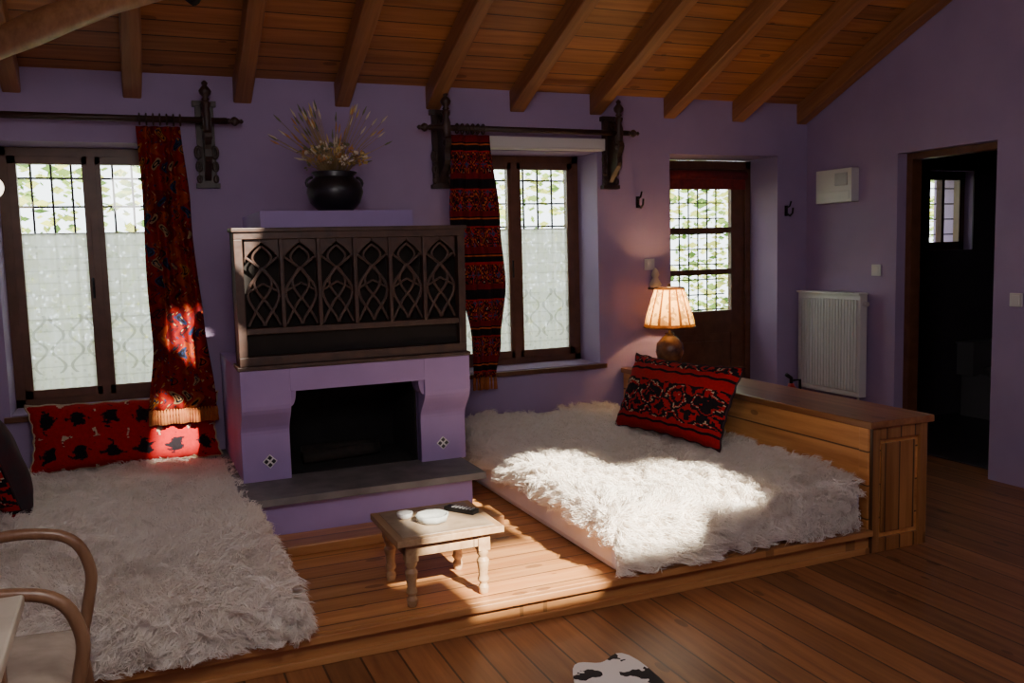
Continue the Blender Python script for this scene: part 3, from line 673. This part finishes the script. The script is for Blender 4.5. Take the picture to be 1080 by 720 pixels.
# cowhide rug
b=B(); pts=[]
for i in range(120):
    a=2*pi*i/120; r=.52*(1+.16*math.cos(4*a+.4)+.07*math.sin(7*a)+.05*math.cos(11*a)); pts.append((1.40+r*.64*math.cos(a),2.02+r*math.sin(a)))
pts=[(x+(0.12*(yy-2.3) if yy>2.3 else 0),yy+ (max(0,yy-2.3)*.6)) for x,yy in pts]
m,nt,p=new('cowhide'); f=noise(nt,coord(nt),8,3); nt.links.new(ramp(nt,f,[(0,(.85,.81,.77)),(.53,(.02,.018,.02))],True),p.inputs['Base Color']); p.inputs['Roughness'].default_value=.9
b.prism(pts,'Z',.002,.014,m); b.done('cowhide_rug')

# bentwood armchair
b=B(); CW=wood('bentwood',(.28,.16,.09),(.17,.08,.04),'X','Z',.5,.35,seam=0); CC=plain('seat_pad',(.50,.42,.33),(.40,.33,.25),20,.9,bmp=.4)
def smooth(P,n=6):
    P=[Vector(p) for p in P]; out=[]
    for i in range(len(P)-1):
        p0=P[max(i-1,0)];p1=P[i];p2=P[i+1];p3=P[min(i+2,len(P)-1)]
        for k in range(n):
            t=k/n; out.append(.5*((2*p1)+(-p0+p2)*t+(2*p0-5*p1+4*p2-p3)*t*t+(-p0+3*p1-3*p2+p3)*t**3))
    return out+[P[-1]]
for yy in(2.37,2.89):
    b.tube(smooth([(-.80,yy+(.0),.90),(-.74,yy,.76),(-.55,yy,.71),(-.33,yy,.715),(-.21,yy,.68),(-.165,yy,.58),(-.18,yy,.47),(-.20,yy,.38)]),.017,CW,12)
    s=.02 if yy<2.6 else -.02
    b.tube([(-.21,yy+s,.41),(-.19,yy+s,.2),(-.16,yy+s*.5,0)],[.019,.018,.014],CW,12)
    b.tube(smooth([(-.80,yy+s,.90),(-.76,yy+s,.6),(-.74,yy+s,.4),(-.78,yy+s*.5,0)]),[.018]*18+[.014],CW,12)
b.tube(smooth([(-.80,2.37,.90),(-.86,2.45,.95),(-.88,2.63,.97),(-.86,2.81,.95),(-.80,2.89,.90)]),.02,CW,12)
for k in range(5): yy=2.46+.085*k; b.tube([(-.85,yy,.94),(-.80,yy,.68),(-.73,yy,.42)],.009,CW,8)
b.box(-.76,-.18,2.37,2.89,.375,.41,CW)
b.grid(lambda u,v:(-.74+.54*u,2.39+.48*v,.41+.035*(max(0,1-abs(2*u-1)**4)*max(0,1-abs(2*v-1)**4))**.5),16,16,CC)
b.done('bentwood_armchair',bevel=.004)
# desk table in the left foreground
b=B(); DT=plain('pale_table_top',(.50,.43,.33),(.38,.32,.24),10,.4)
b.box(-.90,-.27,1.55,2.27,.715,.745,DT); b.box(-.86,-.31,1.59,2.23,.63,.715,CW)
for xx in(-.85,-.35):
    for yy in(1.60,2.18): b.box(xx,xx+.04,yy,yy+.04,0,.63,CW)
b.done('small_table',bevel=.006)

# outside hedge + ground
b=B(); LG=[translucent('leaf_%s'%n,c_,.5) for n,c_ in(('yellow',(.66,.68,.16)),('green',(.34,.48,.12)),('dark',(.12,.22,.05)))]
for i in range(22000):
    x=random.uniform(-4,14); yy=random.uniform(8.0,9.4); z=-.04+4.0*random.random()**1.15 if i>100 else -.04; s=random.uniform(.035,.08)
    M=T((x,yy,max(z,-.04)+s*.3*(i>100)))@R(random.uniform(0,360),'Z')@R(random.uniform(20,110),'X')
    b.add([(-s,0,0),(0,-s*.5,0),(s,0,0),(0,s*.5,0)],[(0,1,2,3)],LG[0 if random.random()<.42 else (1 if random.random()<.6 else 2)],M=M)
b.done('garden_hedge')
b=B(); b.box(-12,20,YB+.41,16,-.12,-.04,plain('garden_ground',(.20,.20,.10),(.14,.12,.07),2,.95)); b.done('ground',origin=False)

# ---------------------------------------------------------------- light
plight('room_fill_light',(.2,1.0,2.2),76,(1,.94,.90),.35)  # added soft fill to brighten the interior, no lamp stands here
s=bpy.data.lights.new('sun','SUN'); s.energy=34; s.angle=math.radians(.9); s.color=(1,.90,.74)
so=bpy.data.objects.new('sun',s); bpy.context.scene.collection.objects.link(so)
so.rotation_euler=Vector((-.2,1,-.70)).to_track_quat('-Z','Y').to_euler()
w=bpy.data.worlds.new('world'); bpy.context.scene.world=w; w.use_nodes=True
bg=w.node_tree.nodes['Background']; bg.inputs[0].default_value=(.88,.94,1,1); bg.inputs[1].default_value=6.5

# camera
rt=Vector((.9196,-.392,-.026)).normalized(); fw=Vector((.3875,.916,-.102)); fw=(fw-rt*fw.dot(rt)).normalized(); up=rt.cross(fw).normalized()
cd=bpy.data.cameras.new('camera'); cam=bpy.data.objects.new('camera',cd); bpy.context.scene.collection.objects.link(cam)
cam.matrix_world=Matrix(((rt.x,up.x,-fw.x,0),(rt.y,up.y,-fw.y,0),(rt.z,up.z,-fw.z,1.5),(0,0,0,1)))
cd.sensor_width=36; cd.lens=944/1080*36; cd.clip_start=.02
bpy.context.scene.camera=cam
